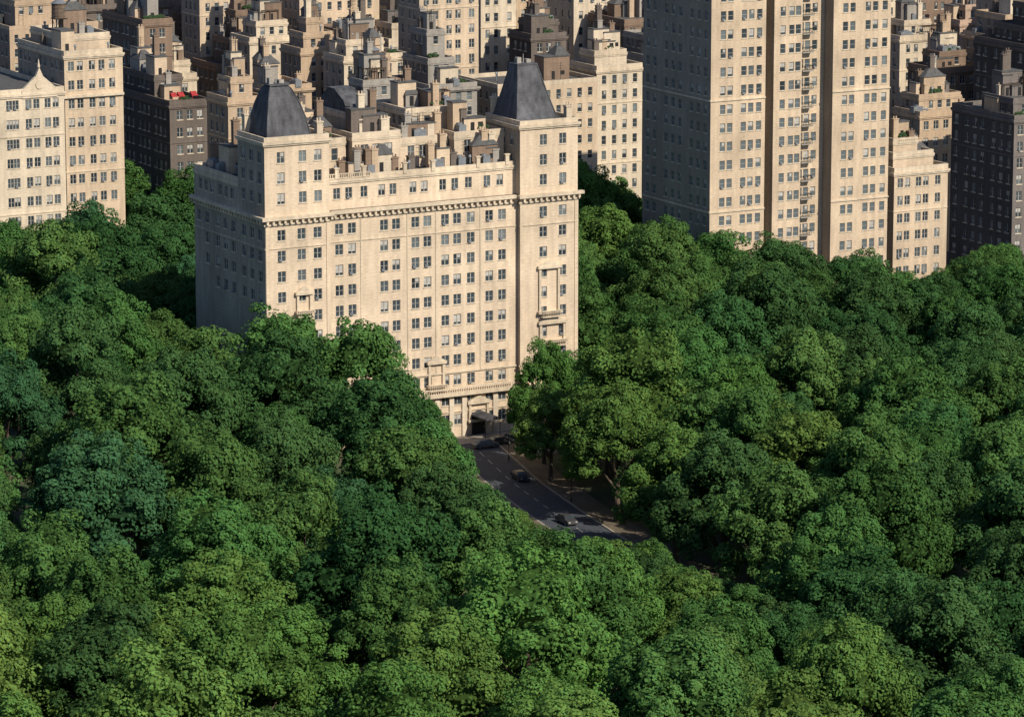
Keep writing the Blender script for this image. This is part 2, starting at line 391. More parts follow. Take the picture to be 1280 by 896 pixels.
for z,h,p in ((zc-1.15,.28,.3),(zc-5.2,.18,.14),(11.6,.3,.25),(7.6,.7,.95),(4.6,.2,.2)):
    t=MB(); t.box(-p,aL+p,-p,.03,z,z+h); t.box(aL+p,aR-p,1-p,1.03,z,z+h); t.box(aR-p,W+p,-p,.03,z,z+h); t.box(-p,.03,.03,D,z,z+h)
    t.build('string_course',[M['trim']],mb.root)
# low balustrade on the base ledge
bal=MB(); bal.box(aL+1,aR-1,.12,.3,9.0,9.15)
x=aL+1
while x<aR-1: bal.box(x,x+.15,.14,.28,8.3,9.0); x+=.45
bal.build('ledge_balustrade',[M['base']],mb.root)
# pale rusticated pilasters of the base
for px in (420,437,455,475,513,530,549,567,583,622,643): 
    a=mb.a(px); t=MB(); t.box(a-.45,a+.45,.72,1.02,0,7.6); t.build('base_pilaster',[M['base']],mb.root)
for px in (335.5,411,652,720):
    a=mb.a(px); t=MB(); t.box(a-.35,a+.35,-.12,.02,0,zc-1.2); t.build('corner_pilaster',[M['main']],mb.root)
for px in (455,513,548.5,604): a=mb.a(px); t=MB(); t.box(a-.12,a+.12,.9,1.02,12,zc-1.2); t.build('drain_pipe',[M['trim']],mb.root)
def mz(px,py,y=0.0):
    a=along_u(P0,px,25); X,Y=mb.world(a,y); return a,z_at(py,Y)
for px,py0,py1,yy,w in ((380,388,368,0,1.9),(548,482,456,1.0,2.2),(686,388,335,0,3.2),(690,424,404,0,4.2),(601,524,505,1.0,3)):
    a,z0=mz(px,py0); _,z1=mz(px,py1); mb.surround(a,yy,z0,z1,w)
for px,py,w,yy in ((690,428,5.2,0),(686,392,3.6,0),(548,486,3.4,1.0),(380,392,3,0)):
    a,z0=mz(px,py); mb.balcony(a,yy,z0-.5,w)
# pavilions
pd=10.5
mb.block(0,aL,0,pd,zc+.35,zp,floor=3.5,top=1.9,ww=1.4,wh=1.9,fc=A(353,380,399),pat=(3.2,),parapet=.7,corn=.45)
mb.block(aR,W,0,pd+2,zc+.35,zp-.6,floor=3.5,top=1.9,ww=1.4,wh=1.9,fc=A(679,703),pat=(3.2,),parapet=.7,corn=.45)
# attic
za=zc+5.6
mb.block(aL,aR,1.8,D,zc+.3,za,floor=3.4,top=1.6,ww=1.3,wh=1.9,fc=A(428,443,462,484,498,523,537,560,575,592,615,631),left=False,parapet=0,corn=.3)
mb.block(0,aL,pd,D,zc+.3,za-.6,floor=3.4,top=1.4,ww=1.3,wh=1.9,front=False,parapet=.8,corn=.2)
bal=MB(); q1=mb.a(470)
for z0,z1 in ((za,za+.18),(za+.75,za+.88)): bal.box(aL+.1,q1,1.7,2.0,z0,z1)
bal.box(q1,aR-.1,1.75,2.05,za,za+.55)
x=aL+.2
while x<q1:
    bal.box(x,x+.16,1.76,1.94,za+.17,za+.76); x+=.42
for px in (428,462,513,548,604,640):
    a=mb.a(px); bal.box(a-.35,a+.35,1.6,2.1,za,za+1.7); bal.box(a-.5,a+.5,1.5,2.2,za+1.7,za+1.9)
bal.build('balustrade',[M['trim']],mb.root)
# penthouse storeys, stepped and crowded
a1,a2,a3,a4=A(447,520,545,640)
mb.block(aL+.1,a1+1.5,7,D-3,za,za+5.6,parapet=.6,corn=.15,ww=1.2,wh=2.1,top=1.2)
mb.block(a1+2,a2,5.5,D-4,za,za+6.4,parapet=.6,corn=.15,ww=1.5,wh=2.2,top=1.5)
mb.block(a2+.6,mb.a(585),7.5,D-4,za,za+4.6,parapet=.6,corn=.15,ww=1.3,wh=2.1,top=.9)
mb.block(mb.a(587),aR-.2,5.5,D-4,za,za+5.2,parapet=.6,corn=.15,ww=1.3,wh=2.1,top=.9)
mb.block(a3,a4-3,11,D-5,za+4.6,za+9.2,parapet=.5,corn=.15,ww=1.2,wh=1.7,top=1.0)
mb.block(a1+4,a2-3,11,D-5,za+6.4,za+9.4,parapet=.3,corn=.15,ww=1.2,wh=1.7,top=.8)
mb.clutter(a3,a4-3,11,D-5,za+9.2,n=9,tank=0,huts=3); mb.clutter(a1+2,a2,5.6,11,za+6.4,n=6,tank=0,huts=2)
mb.clutter(aL,a1+1,7,D-3,za+5.6,n=9,tank=0,huts=3); mb.clutter(a2+1,mb.a(585),7.6,11,za+4.6,n=8,tank=0,huts=2); mb.clutter(mb.a(587),aR-1,5.6,11,za+5.2,n=8,tank=0,huts=2)
mb.clutter(1,aL,pd+1,D,za-.6,n=14,tank=0,huts=6); mb.clutter(aL+1,aR-1,2.6,5.4,za,n=22,tank=0,huts=5,hmax=3.6)
def mansard(x0,x1,y0,y1,z0,h,tw,prof,ribs=7,chims=True,parent=None):
    r=MB(); cx,cy=(x0+x1)/2-.4,(y0+y1)/2
    xa,xb,ya,yb=x0,x1,y0,y1
    def ring(m): return (xa+(cx-tw-xa)*m,xb+(cx+tw-xb)*m,ya+(cy-1.5-ya)*m,yb+(cy+1.5-yb)*m)
    for (h0,m0),(h1,m1) in zip(prof[:-1],prof[1:]):
        r.frus(*ring(m0),z0+.1+h*h0,*ring(m1),z0+.1+h*h1)
    h_=prof[-1][0]*h+.1; r.box(cx-tw-.1,cx+tw+.1,cy-1.6,cy+1.6,z0+h_,z0+h_+.25)
    for s0 in (0,1):
        pts=[]
        for hh,m in prof:
            q=ring(m); pts.append((q[0]+(q[1]-q[0])*s0,q[2],z0+.1+h*hh))
        for p,q in zip(pts[:-1],pts[1:]): r.tube(p,q,.14,.14,5,0,False)
    o=r.build('pyramid_roof',[M['slate']],mb.root)
    zt=z0+h_+.25
    if chims:
        f=MB(); f.box(cx-1.5,cx-.7,cy-.6,cy+.4,zt,zt+1.0); f.box(cx+.4,cx+1.3,cy-.5,cy+.5,zt,zt+.6); f.tube((cx,cy,zt),(cx,cy,zt+1.6),.1,.04,6); f.build('roof_crest',[M['grey']],o)
p1=((0,0),(.1,.06),(.38,.24),(.64,.5),(.83,.76),(.94,.93),(1,1.12)); p2=((0,0),(.1,.2),(.5,.58),(1,1))
mansard(1.3,aL-2.6,1.6,pd-.8,zp,8.6,1.8,p1); mansard(aR+.2,W-2.6,1.5,pd+.8,zp-.6,9.6,1.9,p2)
mansard(a1+4.3,a2-3.3,11.3,D-5.3,za+9.4,3.6,1.8,((0,0),(.6,.4),(1,1)),chims=False)
for (x0,x1,y1,z0) in ((0,aL,pd,zp),(aR,W,pd+2,zp-.6)):
    for sx,sy,h in ((x1-1.7,1.0,2.4),(x1-1.7,y1-2.4,4.2),(x1-3.0,y1-2.2,2.6),(x0+.5,y1-1.9,3.4)):
        c=MB(); c.box(sx,sx+1.1,sy,sy+1.1,z0,z0+h); c.box(sx-.12,sx+1.22,sy-.12,sy+1.22,z0+h,z0+h+.25)
        for k in (.3,.8): c.tube((sx+k,sy+.55,z0+h+.25),(sx+k,sy+.55,z0+h+.8),.15,.13,7)
        c.build('chimney',[M['trim']],mb.root)
a=mb.a(601); dd=MB(); dd.box(a-1.3,a+1.3,.75,1.02,.3,3.6); dd.build('door',[M['black']],mb.root)
cp=MB(); cp.box(a-1.6,a+1.6,-4.5,.9,3.7,3.95); cp.frus(a-1.6,a+1.6,-4.5,.9,3.95,a-.3,a+.3,-4.4,.8,4.5)
for x in (a-1.45,a+1.45): cp.tube((x,-4.3,.12),(x,-4.3,3.7),.06,.06,6)
cp.build('entrance_canopy',[M['slate']],mb.root)
mb.finish('tar',zc+5,W,D)
# =============== other buildings, placed by measured corners ===============
def bld(name,label,xc,xr,xl,yt,Y,wall,ybot,floor=3.5,ww=1.3,wh=1.9,pat=(2.3,2.3,3.6),steps=(),detail=False,segs=None,clut=4,tank=.3,huts=1,group=None,fc=None,top=1.3,band=True,dmin=10):
    zt=z_at(yt,Y); loc=(x_at(xc,Y,zt),Y); w=along_u(loc,xr,zt); d=max(dmin,along_v(loc,xl,zt))
    b=Bld(name,label,loc,wall,group=group,detail=detail,ybot=ybot); foot(loc,w,d)
    if segs:
        for (q0,q1,sb,cols) in segs:
            b.block(b.a(q0,40) if q0!=xc else 0,b.a(q1,40) if q1!=xr else w,sb,d,0,zt,floor=floor,ww=ww,wh=wh,top=top,pat=pat,fc=None if cols is None else [b.a(c,40) for c in cols],left=(q0==xc),parapet=.8)
    else: b.block(0,w,0,d,0,zt,floor=floor,ww=ww,wh=wh,top=top,pat=pat,fc=None if fc is None else [b.a(c,40) for c in fc])
    if band and not segs:
        z=zt-2*floor-.9
        while z>15: b.band(0,w,0,d,z,.25,.12); z-=4*floor
    z=zt; x0,x1,y0,y1=0,w,0,d
    for (fx0,fx1,fy0,fy1,h) in steps:
        nx0,nx1=x0+(x1-x0)*fx0,x0+(x1-x0)*fx1; ny0,ny1=y0+(y1-y0)*fy0,y0+(y1-y0)*fy1
        b.clutter(x0,x1,y0,y1,z,n=4,tank=0,huts=1)
        x0,x1,y0,y1=nx0,nx1,ny0,ny1
        b.block(x0,x1,y0,y1,z,z+h,floor=3.2,ww=1.1,wh=1.7,top=.9,parapet=.6,corn=.2); z+=h
    b.clutter(x0,x1,y0,y1,z,n=clut,tank=tank,huts=huts)
    b.zt=zt; b.W=w; b.D=d
    return b
def fin(b,roof='tar'): b.finish(roof,b.zt,b.W,b.D)
# right tower complex
b=bld('apartment_tower','tall wide beige tower with recessed balcony bay and long shaded flank above the right trees',890,1115,805,-40,787,'beige',sky,floor=3.65,ww=1.22,wh=1.85,detail=True,
  segs=((890,956,0,(903,912,929,938,948)),(956,969,4,()),(969,1004,.8,(980,991,999)),(1004,1040,3.2,(1011,1019,1028)),(1040,1115,0,(1055,1064,1083,1092,1104))),pat=(2.6,2.6,4.4),clut=3)
z=b.zt-3.6; k=0
while z>8:
    if b.vis(b.a(1020,40),3,z):
        b.balcony(b.a(1016,40),3.2,z,2.6,1.3,M['black'],M['grey'])
    z-=3.65; k+=1
for i in range(0,28,6):
    zz=b.zt-4.2-i*3.65
    if zz>5:
        b.band(0,b.a(956,40),0,b.D,zz,.3,.2); t=MB(); t.box(b.a(1040,40)-.1,b.W+.1,-.2,.03,zz,zz+.3); t.build('string_course',[b.tm],b.root)
fin(b)
# left pair
b=bld('apartment_building','cream apartment house with a small pointed gable at the left edge of the photo',-40,80,-140,122,800,'cream',sky,floor=3.9,fc=(12,20,36,46,60,70),detail=True,clut=2,tank=0,huts=0)
g0=b.a(28,40); g1=b.a(72,40); g=MB(); zt=b.zt
gm=(g0+g1)/2
pr=[(g0,zt-1),(g1,zt-1),(g1,zt+.6),(gm+.8,zt+3.2),(gm,zt+5),(gm-.8,zt+3.2),(g0,zt+.6)]
g.poly([(x,-.25,z) for x,z in pr]); g.poly([(x,.5,z) for x,z in pr][::-1])
for i in range(7):
    p,q=pr[i],pr[(i+1)%7]; g.quad((p[0],-.25,p[1]),(q[0],-.25,q[1]),(q[0],.5,q[1]),(p[0],.5,p[1]))
g.tube((gm,.1,zt+5),(gm,.1,zt+6.6),.3,.05,6); g.tube((gm,-.4,zt+1.6),(gm,-.2,zt+1.6),.9,.9,14)
g.build('gable',[M['trim']],b.root); fin(b)
b=bld('apartment_tower','tall beige apartment tower with a bracketed cornice rising behind the pointed gable',80,153,22,70,812,'beige',sky,floor=3.8,fc=(90,101,116,128,141),steps=((.15,.95,.2,.9,3.0),),detail=True,tank=.9)
b.band(0,b.W,0,b.D,b.zt-8.6,.5,.5); fin(b)
b=bld('apartment_building','lower stepped beige building joined below the right end of the tall tower',1118,1185,1110,216,812,'beige',sky,floor=3.6,detail=True,steps=((.05,.8,.15,.9,3.2),(.1,.7,.2,.8,2.6)),fc=(1127,1136,1150,1159,1174),tank=0,clut=4); fin(b)
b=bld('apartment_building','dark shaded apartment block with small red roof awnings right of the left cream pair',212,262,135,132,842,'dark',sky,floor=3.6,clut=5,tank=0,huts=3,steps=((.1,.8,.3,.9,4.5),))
aw=MB()
for fx in (.12,.3,.62): aw.frus(b.W*fx,b.W*fx+1.3,1,2.4,b.zt+1.5,b.W*fx,b.W*fx+1.3,2.0,2.4,b.zt+2.3); aw.box(b.W*fx,b.W*fx+.08,1,1.08,b.zt,b.zt+1.5)
aw.build('awning',[M['redcloth']],b.root); fin(b)
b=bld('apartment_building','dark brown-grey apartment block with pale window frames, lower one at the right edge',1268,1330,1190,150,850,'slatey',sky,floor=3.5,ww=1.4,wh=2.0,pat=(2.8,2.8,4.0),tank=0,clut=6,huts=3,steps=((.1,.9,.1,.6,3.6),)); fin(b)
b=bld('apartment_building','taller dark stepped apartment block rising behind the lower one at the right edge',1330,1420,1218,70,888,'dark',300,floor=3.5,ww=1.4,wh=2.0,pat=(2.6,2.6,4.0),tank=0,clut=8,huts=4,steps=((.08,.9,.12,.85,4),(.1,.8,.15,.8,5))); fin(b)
hand=[
 ('apartment_building','tall brown slab with a long dark windowed flank behind the left towers',178,215,128,30,880,'brown',200,()),
 ('apartment_building','pale narrow building above the dark block with red roof awnings',216,246,190,98,905,'cream',150,((.1,.9,.2,.9,3),)),
 ('apartment_building','slim sunlit beige tower cut by the top edge left of the slate pyramids',249,292,236,-20,930,'beige',150,()),
 ('apartment_building','low tan building with cluttered roof left of the left slate pyramid',285,330,262,128,800,'tan',180,((.2,.8,.2,.8,4),)),
 ('apartment_building','sunlit cream building with stepped penthouses above the left slate pyramid',312,372,298,52,905,'cream',150,((.2,.85,.15,.85,3.6),)),
 ('apartment_building','tan building with stacked terraces between the left pyramid and centre',376,432,362,66,880,'tan',160,((.15,.8,.2,.9,3.4),(.2,.8,.2,.8,3))),
 ('apartment_building','wide cream building with many small windows above the main attic',430,508,418,76,870,'cream',170,((.1,.7,.2,.8,3.5),)),
 ('apartment_building','small grey building with a dark roof hut beside the wide cream one',440,506,424,130,800,'grey',190,((.3,.9,.2,.8,3.6),)),
 ('apartment_tower','tall sunlit beige tower with regular window rows above centre of main building',524,598,504,-30,885,'beige',180,()),
 ('apartment_tower','cream tower with dark flank close left of the right slate pyramid',601,645,590,-10,915,'cream',165,()),
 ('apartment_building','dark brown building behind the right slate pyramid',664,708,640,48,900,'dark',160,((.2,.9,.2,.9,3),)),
 ('apartment_building','beige building with blue-grey flank and tall windows right of right pyramid',746,803,712,88,880,'cream',sky,((.1,.8,.25,.8,3.2),)),
 ('apartment_building','pinkish building with roof sheds behind the beige building right of centre',722,800,700,40,960,'pink',100,((.1,.6,.2,.8,3.5),)),
 ('apartment_building','tan building crowded with roof sheds between the tall tower and dark block',1150,1215,1122,145,880,'tan',sky,((.1,.9,.25,.9,3.6),)),
 ('apartment_building','brown brick building with shadowed flank above the tan roof sheds',1170,1225,1135,90,925,'brown',200,((.2,.8,.2,.8,3.6),)),
 ('apartment_building','cream building with terraces at top right beside the dark block',1125,1180,1112,50,960,'cream',160,((.2,.8,.2,.8,3.6),)),
 ('apartment_building','pinkish building under the top edge near the right corner',1200,1262,1186,30,990,'pink',130,((.2,.8,.2,.8,3.6),)),
]
hand.sort(key=lambda q:q[6])
for (n,l,xc,xr,xl,yt,Y,wl,yb,st) in hand:
    b=bld(n,l,xc,xr,xl,yt,Y,wl,yb,steps=st,clut=13,tank=.2,huts=6,pat=random.choice([(2.3,2.3,3.6),(2.6,),(2.2,3.4),(3,)]),ww=random.choice([1.1,1.3]),floor=random.choice([3.3,3.5,3.7])); fin(b,random.choice(['tar','gravel']))
# filler city blocks behind
fill=[]
g0=to_grid(*P0)
v=g0[1]+60
while v<g0[1]+480:
    u=g0[0]-260+random.uniform(0,12); dd=random.uniform(13,20)
    while u<g0[0]+560:
        w=random.uniform(10,26)
        X=u*cT-v*sT; Y=u*sT+v*cT; ok=False
        if 845<Y<1080:
            zt=random.uniform(30,44)+max(0,(Y-880))*.10
            if random.random()<.25 and Y>920: zt+=14
            if Y>1030: zt=random.uniform(56,74)
            px,py=project(X,Y,zt+4); px2,_=project(X+w*cT,Y+w*sT,zt)
            r=(u,u+w,v,v+dd)
            ok=not any(r[0]<q[1] and r[1]>q[0] and r[2]<q[3] and r[3]>q[2] for q in RECTS) and px2>-20 and px<1300 and len(fill)<96
            if Y<900 and (px<300 or 700<px<1300): ok=False
            zv=min(zt+3,z_at(4,Y))
            if ok and all(hidden(X+a_*cT,Y+a_*sT,zv) for a_ in (0,w*.25,w/2,w*.75,w)): ok=False
        if ok:
            fill.append((px,X,Y,w,dd,zt)); RECTS.append(r); BOXES.append((u+1.5,u+w-1.5,v+1.5,v+dd-1.5,0,zt-1))
        u+=w+(random.choice([.3,.3,5]))
    v+=dd+random.choice([2,2,12])
fill.sort(); fill=[(i,)+q for i,q in enumerate(fill)]; fill.sort(key=lambda q:q[3])
R2=random.Random(5)
for (i,px,X,Y,w,d,zt) in fill:
    wl=R2.choice(['beige','cream','tan','pink','grey','brown','cream','beige','cream','tan','dark','brown'])
    adj={'pink':'pinkish','slatey':'slate grey'}.get(wl,wl)
    b=Bld('apartment_building','distant %s apartment block, %s from left among far blocks under the top edge'%(adj,ordw(i)),(X,Y),wl,group='distant apartment blocks',ybot=150 if Y>900 else 190)
    b.block(0,w,0,d,0,zt,floor=R2.choice([3.2,3.4,3.7]),ww=R2.choice([.95,1.1,1.3]),wh=1.8,pat=R2.choice([(2.3,2.3,3.6),(2.6,),(3.0,),(2.0,3.6)]),corn=R2.choice([0,.2,.35,.6]))
    z=zt; xa,xb,ya,yb=0,w,0,d
    for k in range(R2.choice([0,1,1,2])):
        h=R2.uniform(3,6.5); f0=R2.uniform(.05,.35); f1=R2.uniform(.6,.95)
        b.clutter(xa,xb,ya,yb,z,n=5,tank=0,huts=2,R=R2)
        xa,xb,ya,yb=xa+(xb-xa)*f0,xa+(xb-xa)*f1,ya+(yb-ya)*.2,ya+(yb-ya)*.85
        b.block(xa,xb,ya,yb,z,z+h,floor=3.2,ww=1.1,wh=1.7,top=.9,parapet=.6,corn=.2); z+=h
    b.clutter(xa,xb,ya,yb,z,n=6,tank=.2,huts=3 if z==zt else 1,R=R2)
    b.finish(R2.choice(['tar','gravel']))
# =============== ground, roads ===============
def hill(x,y):
    return max(0.0,8.0*math.exp(-((x+80)/42)**2-((y-630)/75)**2)-.5)
def gmat():
    m,nt,b=newmat('park_ground'); b.inputs['Roughness'].default_value=1
    tc=nt.nodes.new('ShaderNodeTexCoord'); n=nt.nodes.new('ShaderNodeTexNoise'); n.inputs['Scale'].default_value=.08; n.inputs['Detail'].default_value=9
    nt.links.new(tc.outputs['Object'],n.inputs['Vector']); cr=nt.nodes.new('ShaderNodeValToRGB'); e=cr.color_ramp.elements
    e[0].position=.38; e[0].color=(.03,.06,.018,1); e[1].position=.65; e[1].color=(.10,.09,.055,1)
    nt.links.new(n.outputs['Fac'],cr.inputs[0]); nt.links.new(cr.outputs[0],b.inputs['Base Color']); return m
xs=[-6000,-2500,-1000,-400]+[x for x in range(-240,241,8)]+[400,1000,2500,6000]
ys=[-3000,-500,0,250,380]+[y for y in range(440,841,8)]+[1000,1400,2500,5000,9000]
gb=MB(); gb.v=[(x,y,hill(x,y)) for y in ys for x in xs]; nx=len(xs)
for j in range(len(ys)-1):
    for i in range(nx-1): gb.f.append((j*nx+i,j*nx+i+1,(j+1)*nx+i+1,(j+1)*nx+i)); gb.m.append(0)
tag(gb.build('ground',[gmat()]),None,None,kind='structure')
def asphalt(name,c,sc=.6):
    m,nt,b=newmat(name); b.inputs['Roughness'].default_value=.85
    tc=nt.nodes.new('ShaderNodeTexCoord'); n=nt.nodes.new('ShaderNodeTexNoise'); n.inputs['Scale'].default_value=sc; n.inputs['Detail'].default_value=8; n.inputs['Roughness'].default_value=.7
    nt.links.new(tc.outputs['Object'],n.inputs['Vector']); cr=nt.nodes.new('ShaderNodeValToRGB'); e=cr.color_ramp.elements
    e[0].position=.3; e[0].color=(*[q*.65 for q in c],1); e[1].position=.75; e[1].color=(*[q*1.45 for q in c],1)
    nt.links.new(n.outputs['Fac'],cr.inputs[0]); nt.links.new(cr.outputs[0],b.inputs['Base Color']); return m
M['asphalt']=asphalt('asphalt',(.052,.062,.078)); M['pave']=asphalt('pavement_slabs',(.32,.28,.23),.9); M['dirt']=asphalt('dirt_path',(.13,.105,.075),.3); M['line']=asphalt('road_paint',(.45,.45,.42),2)
def G2W(u,v): return (P0[0]+u*cT-v*sT,P0[1]+u*sT+v*cT)
cg=MB(); q=[G2W(-400,70),G2W(900,70),G2W(900,1500),G2W(-400,1500)]
cg.poly([(x,y,.03) for x,y in q]); tag(cg.build('city_street',[M['asphalt']]),None,None,kind='structure')
def strip(name,u0,u1,v0,v1,z,m,thick=0):
    b=MB(); p=[G2W(u0,v0),G2W(u1,v0),G2W(u1,v1),G2W(u0,v1)]
    b.poly([(x,y,z) for x,y in p])
    if thick:
        for i in range(4):
            a,c=p[i],p[(i+1)%4]; b.quad((*a,z-thick),(*c,z-thick),(*c,z),(*a,z))
    return tag(b.build(name,[m]),None,None,kind='structure')
strip('avenue',0,130,-19,-5,.10,M['asphalt']); strip('pavement',-2,125,-5,1.2,.24,M['pave'],.14)
RP=np.array([ground(592,556),ground(645,605),ground(705,648),ground(785,700),ground(880,758),ground(990,850),ground(1110,980)])
tt=np.linspace(0,len(RP)-1,60); RPs=np.stack([np.interp(tt,range(len(RP)),RP[:,k]) for k in (0,1)],1)
for _ in range(4): RPs[1:-1]=(RPs[:-2]+2*RPs[1:-1]+RPs[2:])/4
Tn=np.gradient(RPs,axis=0); Tn/=np.linalg.norm(Tn,axis=1)[:,None]; Nn=np.stack([-Tn[:,1],Tn[:,0]],1)
def ribbon(name,o0,o1,z,m,thick=0,i0=0,i1=60,kind='structure'):
    b=MB()
    A_=RPs+Nn*o0; B_=RPs+Nn*o1
    for i in range(i0,i1-1):
        b.quad((*A_[i],z),(*A_[i+1],z),(*B_[i+1],z),(*B_[i],z))
        if thick:
            b.quad((*A_[i],z-thick),(*A_[i+1],z-thick),(*A_[i+1],z),(*A_[i],z)); b.quad((*B_[i],z-thick),(*B_[i+1],z-thick),(*B_[i+1],z),(*B_[i],z))
    return tag(b.build(name,[m]),None,None,kind=kind)
ribbon('road',-4.6,3.9,.12,M['asphalt']); ribbon('kerb',3.9,4.25,.26,M['pave'],.2); ribbon('kerb',-4.95,-4.6,.26,M['pave'],.2)
ribbon('footpath',4.25,5.4,.24,M['dirt'],.1); ribbon('verge',5.4,9,.13,M['dirt']); ribbon('footpath',-6.5,-4.95,.24,M['dirt'],.1)
ml=MB()
for o in (-.4,):
    for i in range(0,58,2):
        A_=RPs+Nn*(o-.08); B_=RPs+Nn*(o+.08); ml.quad((*A_[i],.126),(*A_[i+1],.126),(*B_[i+1],.126),(*B_[i],.126))
tag(ml.build('road_marking',[M['line']]),None,None,kind='structure')
# =============== trees ===============
def crown_mesh(seed,Rr=8.5,Ht=22.0,kind=0):
    r=np.random.default_rng(seed)
    zc_=Ht*.57; rz=Ht*.40
    domes=[(0,0,zc_+rz*.50,Rr*.54)]
    nd=9 if kind==0 else 7
    for i in range(nd):
        a=2*PI*i/nd+r.uniform(-.3,.3); e=r.uniform(-.3,.3); q=Rr*r.uniform(.50,.64)
        domes.append((q*math.cos(a),q*math.sin(a),zc_+rz*e*.9,Rr*r.uniform(.34,.44)))
    for i in range(5):
        a=2*PI*i/5+r.uniform(-.4,.4); q=Rr*r.uniform(.62,.74); domes.append((q*math.cos(a),q*math.sin(a),zc_-rz*r.uniform(.35,.62),Rr*r.uniform(.22,.3)))
    for i in range(5):
        a=r.uniform(0,2*PI); q=Rr*r.uniform(.25,.42); domes.append((q*math.cos(a),q*math.sin(a),zc_+rz*r.uniform(.35,.58),Rr*r.uniform(.27,.38)))
    lob=[]
    cen=np.array((0,0,zc_-rz*.3))
    for (x,y,z,R_) in domes:
        n=int(9*(R_/3)**2)+8
        out=np.array((x,y,z))-cen; out/=np.linalg.norm(out)+1e-6
        for i in range(n):
            d=r.normal(size=3); d/=np.linalg.norm(d)
            if d@out<-.25 or d[2]<-.7: continue
            p=np.array((x,y,z))+d*R_*r.uniform(.78,.95)
            lob.append((p,r.uniform(.7,1.4)*(1 if R_>3 else .85),d))
    t=(1+5**.5)/2
    iv=np.array([(-1,t,0),(1,t,0),(-1,-t,0),(1,-t,0),(0,-1,t),(0,1,t),(0,-1,-t),(0,1,-t),(t,0,-1),(t,0,1),(-t,0,-1),(-t,0,1)],float); iv/=np.linalg.norm(iv[0])
    ifc=np.array([(0,11,5),(0,5,1),(0,1,7),(0,7,10),(0,10,11),(1,5,9),(5,11,4),(11,10,2),(10,7,6),(7,1,8),(3,9,4),(3,4,2),(3,2,6),(3,6,8),(3,8,9),(4,9,5),(2,4,11),(6,2,10),(8,6,7),(9,8,1)])
    tv=[];tf=[];tt_=[];n0=0
    for (x,y,z,R_) in domes:
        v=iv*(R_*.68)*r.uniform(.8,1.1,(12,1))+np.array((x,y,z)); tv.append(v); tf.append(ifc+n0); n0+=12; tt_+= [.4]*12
    lv=[];lt=[]
    def leaves(p,q,d,n,base,lo,hi,lim):
        dd=r.normal(size=(n,3)); dd/=np.linalg.norm(dd,axis=1)[:,None]
        dd=dd[dd@d>lim]; n=len(dd)
        c=p+dd*q*r.uniform(lo,hi,(n,1))*np.array((1,1,.85))
        nr=dd*.85+d*.35+np.array((0,0,.2))+r.normal(size=(n,3))*.36; nr/=np.linalg.norm(nr,axis=1)[:,None]
        a=np.cross(nr,r.normal(size=(n,3))); a/=np.linalg.norm(a,axis=1)[:,None]; b=np.cross(nr,a)
        s=r.uniform(.12,.24,(n,1)); s2=s*r.uniform(.6,.95,(n,1))
        lv.append(np.stack([c-a*s,c-b*s2,c+a*s,c+b*s2],1).reshape(-1,3)); lt.append(np.repeat(base*r.uniform(.86,1.16,n),4))
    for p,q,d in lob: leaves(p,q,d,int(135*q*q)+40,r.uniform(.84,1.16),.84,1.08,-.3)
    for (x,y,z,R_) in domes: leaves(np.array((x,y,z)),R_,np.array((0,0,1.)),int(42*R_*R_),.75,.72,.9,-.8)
    lv=np.concatenate(lv); lt=np.concatenate(lt)
    tv=np.concatenate(tv); tf=np.concatenate(tf); nt_=len(tv)
    allv=np.concatenate([tv,lv]); nl=len(lv)//4
    me=bpy.data.meshes.new('crown'); me.vertices.add(len(allv)); me.vertices.foreach_set('co',allv.astype(np.float32).ravel())
    loops=np.concatenate([tf.ravel(),np.arange(nl*4)+nt_]); me.loops.add(len(loops)); me.loops.foreach_set('vertex_index',loops.astype(np.int32))
    st=np.concatenate([np.arange(len(tf))*3, len(tf)*3+np.arange(nl)*4]); me.polygons.add(len(st)); me.polygons.foreach_set('loop_start',st.astype(np.int32))
    ca=me.color_attributes.new('tint','FLOAT_COLOR','POINT'); tn=np.concatenate([np.array(tt_),lt])
    hue=np.concatenate([np.full(nt_,0.),r.normal(0,.06,nl).repeat(4)])
    col=np.stack([tn*(1+hue),tn,tn*(1-hue),np.ones_like(tn)],1); ca.data.foreach_set('color',col.astype(np.float32).ravel())
    me.materials.append(M['leaf']); me.update(calc_edges=True); me.validate(); me.shade_flat(); return me
def trunk_mesh(seed):
    r=random.Random(seed); b=MB(); b.tube((0,0,-1.5),(0,0,.8),.75,.48,10); b.tube((0,0,.8),(.1,.1,7),.48,.36,10)
    for i in range(6):
        a=2*PI*i/6+r.uniform(-.3,.3); z=r.uniform(4.5,7); m=(2.2*math.cos(a),2.2*math.sin(a),z+2.6); e=(4.6*math.cos(a+.2),4.6*math.sin(a+.2),z+r.uniform(4.5,6.5))
        b.tube((.1,.1,z-.6),m,.26,.17,7); b.tube(m,e,.17,.06,6)
        b.tube(m,(m[0]*1.5,m[1]*1.2,m[2]+3),.11,.04,5)
    b.tube((.1,.1,7),(.2,-.2,14),.34,.1,8)
    return b.mesh('trunk',[M['bark']])
NV=8
CR=[crown_mesh(100+i,kind=i%2) for i in range(NV)]; TRK=[trunk_mesh(i) for i in range(4)]
ry=RPs[:,1][::-1]; rx=RPs[:,0][::-1]
def roadx(y): return float(np.interp(y,ry,rx))
SH={'dark':((.056,.130,.042),'dark green'),'blue':((.050,.124,.052),'bluish green'),'mid':((.080,.172,.047),'mid green'),'light':((.112,.215,.052),'light green'),'yellow':((.17,.22,.05),'yellowish green')}
placed=[]
Ynear=ground(780,692)[1]
